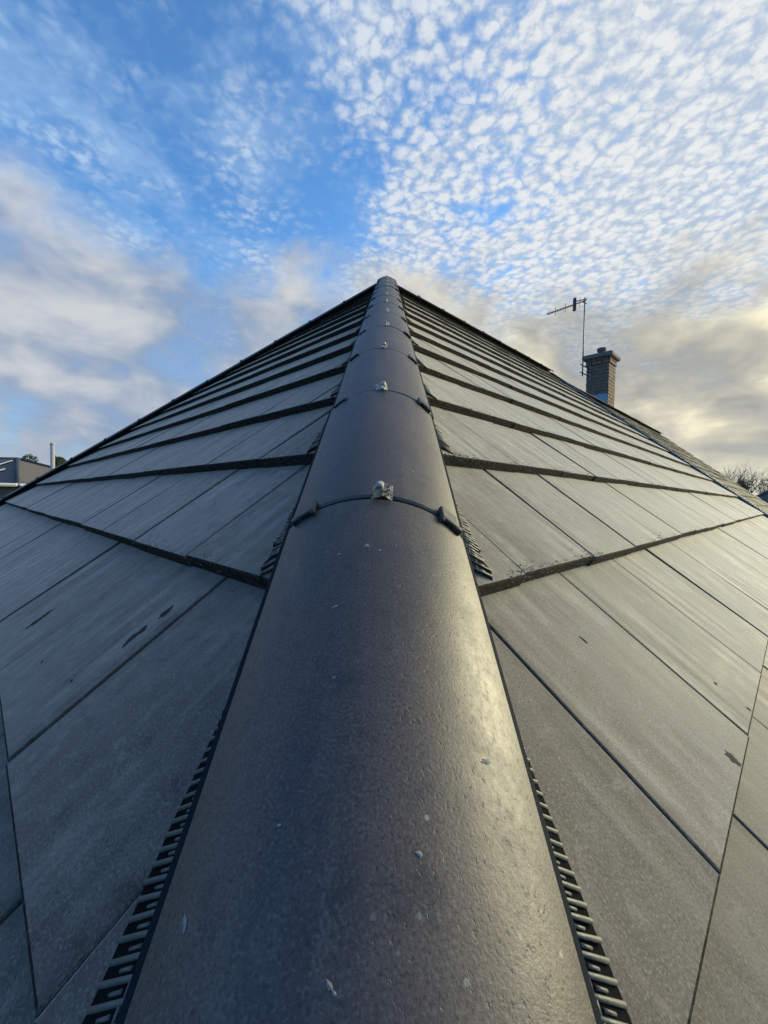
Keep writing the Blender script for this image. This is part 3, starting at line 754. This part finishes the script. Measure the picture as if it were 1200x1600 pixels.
# ------------------------------------------------------------------ far houses
def far_house(name, label, c, yaw, L, Wd, eave, ridge, roofm, rm2=None):
    h = empty(name, label, 'house', (c[0], c[1], GROUND)); h.rotation_euler = (0, 0, yaw)
    e, r = eave - GROUND, ridge - GROUND
    bm = bmesh.new(); box(bm, (0, 0, e / 2), (L - 0.6, Wd - 0.6, e)); link('wall', fin(bm), h, M['brick'])
    bm = bmesh.new(); hl = max(L / 2 - Wd / 2, 0.3); v = [bm.verts.new(p) for p in ((-L / 2, -Wd / 2, e), (L / 2, -Wd / 2, e), (L / 2, Wd / 2, e), (-L / 2, Wd / 2, e), (-hl, 0, r), (hl, 0, r))]
    for i, f in enumerate(((0, 1, 5, 4), (2, 3, 4, 5), (1, 2, 5), (3, 0, 4), (0, 3, 2, 1))):
        fc = bm.faces.new([v[k] for k in f]); fc.material_index = 1 if i in (2, 3) and rm2 else 0
    link('roof', fin(bm), h, [roofm] + ([rm2] if rm2 else []))
    # courses of tiles as low steps on the two long slopes
    bm = bmesh.new(); nrw = 16; slp = math.hypot(Wd / 2, r - e); pa = math.atan2(r - e, Wd / 2)
    for sd in (-1, 1):
        for k in range(nrw):
            f0 = (k + 0.02) / nrw; fm = (k + 1) / nrw; hl_ = L / 2 + (hl - L / 2) * fm
            y = sd * (-Wd / 2) * (1 - (f0 + fm) / 2); z = e + (r - e) * (f0 + fm) / 2
            m4 = Matrix.Translation((0, y, z)) @ Matrix.Rotation(sd * (pa - 0.035), 4, 'X'); box(bm, (0, 0, 0.014), (2 * hl_, slp / nrw * 0.98, 0.03), m4)
    o_ = link('tile_courses', fin(bm), h, roofm); o_['kind'] = 'stuff'
    bm = bmesh.new()
    for a, b in (((-L / 2, -Wd / 2 - .05), (L / 2, -Wd / 2 - .05)), ((L / 2 + .05, -Wd / 2), (L / 2 + .05, Wd / 2)), ((-L / 2, Wd / 2 + .05), (L / 2, Wd / 2 + .05)), ((-L / 2 - .05, -Wd / 2), (-L / 2 - .05, Wd / 2))):
        tube(bm, (*a, e - 0.05), (*b, e - 0.05), 0.07, None, 8)
    link('gutter', fin(bm, True), h, M['white'])
    bm = bmesh.new()
    for a, b in (((-L / 2, -Wd / 2), (-hl, 0)), ((L / 2, -Wd / 2), (hl, 0)), ((L / 2, Wd / 2), (hl, 0)), ((-L / 2, Wd / 2), (-hl, 0)), ((-hl, 0), (hl, 0))):
        tube(bm, (*a, e + 0.02), (*b, r + 0.02), 0.10, None, 8) if b != (hl, 0) or a != (-hl, 0) else tube(bm, (*a, r + 0.02), (*b, r + 0.02), 0.10, None, 8)
    link('ridge_capping', fin(bm, True), h, roofm)
    return h, e, r, hl
# house with solar panels, its hip corner towards us
P1 = at(28, 718, 22.0)                       # apex of its visible hip
ev = at(28, 757, 20.0).z
# its corner points at the camera: yaw so that the hip edge runs along the view
vx = Vector((P1.x - CAM.x, P1.y - CAM.y, 0)).normalized(); yawH = math.atan2(vx.y, vx.x) - math.pi / 2 - math.pi / 4 + math.pi / 2
Lh, Wh = 11.0, 7.2; hlh = Lh / 2 - Wh / 2
cyw, syw = math.cos(yawH), math.sin(yawH)
cc = Vector((P1.x - (-1) * -hlh * 0, P1.y, 0))
# hip apex at local (-hl,0) or (hl,0): choose the one whose corner faces the camera
best = None
for sx in (-1, 1):
    for yw in (yawH, yawH + math.pi / 2, yawH + math.pi, yawH - math.pi / 2):
        c2 = Vector((P1.x - math.cos(yw) * sx * hlh, P1.y - math.sin(yw) * sx * hlh))
        rdir = Vector((math.cos(yw), math.sin(yw))) * -sx      # ridge runs away from the apex
        lft = Vector((-vx.y, vx.x))
        sc = rdir.dot(lft) + 0.01 * rdir.dot(Vector((vx.x, vx.y)))
        if best is None or sc > best[0]: best = (sc, sx, yw, c2)
_, sx, yw, c2 = best
h1, e1, r1_, hl1 = far_house('brick_house', 'brick house with solar panels on its dark hipped roof', c2, yw, Lh, Wh, ev, P1.z, M['slate'], M['slate2'])
inv = Matrix.Rotation(-yw, 4, 'Z')
cl = inv @ Vector((CAM.x - c2.x, CAM.y - c2.y, 0)); sgn = -1 if cl.y < 0 else 1
pa = math.atan2(r1_ - e1, Wh / 2)
for i in range(5):
    for j in range(2):
        x = sx * (hl1 + (0.75 if j == 0 else -0.25) - i * 1.06); f = 0.28 + j * 0.38
        y = sgn * Wh / 2 * (1 - f); z = e1 + (r1_ - e1) * f
        m4 = Matrix.Translation((x, y, z)) @ Matrix.Rotation(-sgn * pa, 4, 'X')
        bm = bmesh.new(); box(bm, (0, 0, 0.10), (0.98, 1.58, 0.035)); fr = link('solar_panel', fin(bm), h1, M['frame'], m4); fr.matrix_local = m4
        bm = bmesh.new()
        for a in range(3):
            for b_ in range(5): box(bm, (-0.30 + a * 0.30, -0.60 + b_ * 0.30, 0.119), (0.285, 0.285, 0.006))
        link('cells', fin(bm), fr, M['panel'])
bm = bmesh.new(); xx = sx * (hl1 + 2.0)
tube(bm, (xx, sgn * (Wh / 2 - 0.24), 0.1), (xx, sgn * (Wh / 2 - 0.24), e1 - 0.05), 0.05, None, 8); link('downpipe', fin(bm, True), h1, M['white'])
for i in range(3):
    bm = bmesh.new(); box(bm, (sx * (hl1 + 0.6 - i * 2.4), sgn * (Wh / 2 - 0.30), e1 - 1.2), (1.1, 0.06, 1.2)); w_ = link('window', fin(bm), h1, M['white'])
    for j in (-1, 1):
        bm = bmesh.new(); box(bm, (sx * (hl1 + 0.6 - i * 2.4) + j * 0.26, sgn * (Wh / 2 - 0.268), e1 - 1.2), (0.46, 0.02, 1.06)); link('pane', fin(bm), w_, M['glass'])
# dark roof to the right
P2 = at(1176, 757, 30.0)
far_house('distant_house', 'far house whose plain dark roof shows beside the bare trees', (P2.x + 5.0, P2.y + 1.0), 0.25, 12.0, 7.0, P2.z - 3.0, P2.z, M['slate'])
# pale pole
pp, pq = at(82, 694, 19.0), at(82, 775, 19.0)
bm = bmesh.new(); tube(bm, (0, 0, 0), (0, 0, pp.z - GROUND), 0.085, 0.085, 14); tube(bm, (0, 0, pp.z - GROUND - 0.02), (0, 0, pp.z - GROUND + 0.04), 0.095, 0.095, 14)
o = link('metal_pole', fin(bm, True), None, M['pole'], Matrix.Translation((pp.x, pp.y, GROUND))); tag(o, 'plain pale metal pole rising beside the small dark tree', 'pole')
# ------------------------------------------------------------------ trees
def leafy(name, label, px, top, depth, wpx, group=None, n=2600, base=None):
    c = at(px, top, depth); H = c.z - GROUND; rw = wpx / 2 * depth / FPX
    t = empty(name, label, 'tree', (c.x, c.y, GROUND), group); rr = random.Random(px)
    bm = bmesh.new(); tube(bm, (0, 0, 0), (0, 0, H * 0.7), 0.18, 0.07, 8)
    crh = min(H * 0.8, rw * 2.6)
    for i in range(6):
        a = rr.uniform(0, 6.28); tube(bm, (0, 0, H * 0.35 + i * .3), (math.cos(a) * rw * .6, math.sin(a) * rw * .6, H - crh * .5 + rr.uniform(-.5, .8)), 0.06, 0.02, 5)
    link('trunk', fin(bm, True), t, M['bark'])
    bm = bmesh.new(); lumps = [(rr.uniform(-.55, .55) * rw, rr.uniform(-.55, .55) * rw, H - crh / 2 + rr.uniform(-.42, .36) * crh, rr.uniform(.35, .55) * rw) for _ in range(14)]
    for i in range(n):
        lx, ly, lz, lr = rr.choice(lumps); d = Vector((rr.gauss(0, 1), rr.gauss(0, 1), rr.gauss(0, 1))).normalized() * lr * rr.uniform(.55, 1.05) ** .6
        p = Vector((lx, ly, lz)) + d; e = rr.uniform(.05, .12)
        if p.z > H: p.z = H - rr.uniform(0, .2)
        a = Vector((rr.gauss(0, 1), rr.gauss(0, 1), rr.gauss(0, 1))).normalized(); b = a.orthogonal().normalized()
        bm.faces.new([bm.verts.new(p + v_) for v_ in (a * e, b * e * .6, -a * e, -b * e * .6)])
    link('crown', fin(bm), t, M['leaf'])
leafy('evergreen_tree', 'rounded dark green tree behind the house with solar panels', 46, 709, 36, 46, n=3600)
leafy('evergreen_tree', 'small dark green treetop beside the pale metal pole', 90, 714, 30, 17, n=1500)
leafy('evergreen_tree', 'dark evergreen treetop beyond the plain dark roof', 1198, 744, 60, 30, n=2200)
leafy('evergreen_tree', 'low dark evergreen at the foot of the bare trees', 1163, 748, 55, 18, n=1600)
leafy('evergreen_tree', 'dark bushy evergreen hedge tree between the bare trees and the roof', 1148, 752, 58, 34, n=1800)
def bare(name, label, px, top, depth, spread, seed):
    c = at(px, top, depth); H = c.z - GROUND; t = empty(name, label, 'tree', (c.x, c.y, GROUND), None); rr = random.Random(seed)
    bt, bc = bmesh.new(), bmesh.new(); sw = spread / 2 * depth / FPX
    def grow(p, d, L, r, lev):
        q = p + d * L; tube(bt if lev < 2 else bc, p, q, r, r * 0.62, 6 if lev < 2 else 3, cap=False)
        if lev >= 6 or r < 0.006: return
        for k in range(3 if lev < 4 else 2):
            nd = (d + Vector((rr.gauss(0, .42), rr.gauss(0, .42), rr.gauss(0.10, .25)))).normalized()
            grow(p + d * L * rr.uniform(.6, 1.0), nd, L * rr.uniform(.62, .82), r * .58, lev + 1)
    grow(Vector((0, 0, 0)), Vector((0, 0, 1)), H * 0.34, H * 0.016, 0)
    zs = max(v.co.z for v in bc.verts); k = H / zs
    for b in (bt, bc):
        bmesh.ops.scale(b, vec=(k, k, k), verts=b.verts)
    link('trunk', fin(bt, True), t, M['bark']); link('crown', fin(bc), t, M['twig'])
bare('bare_tree', 'leafless tree with fine twigs nearest the mossy roof slope', 1116, 724, 46, 40, 3)
bare('bare_tree', 'leafless tree with wide fine crown between its two bare neighbours', 1140, 722, 50, 60, 5)
bare('bare_tree', 'leafless tree with fine twigs nearest the plain dark roof', 1166, 727, 48, 50, 9)
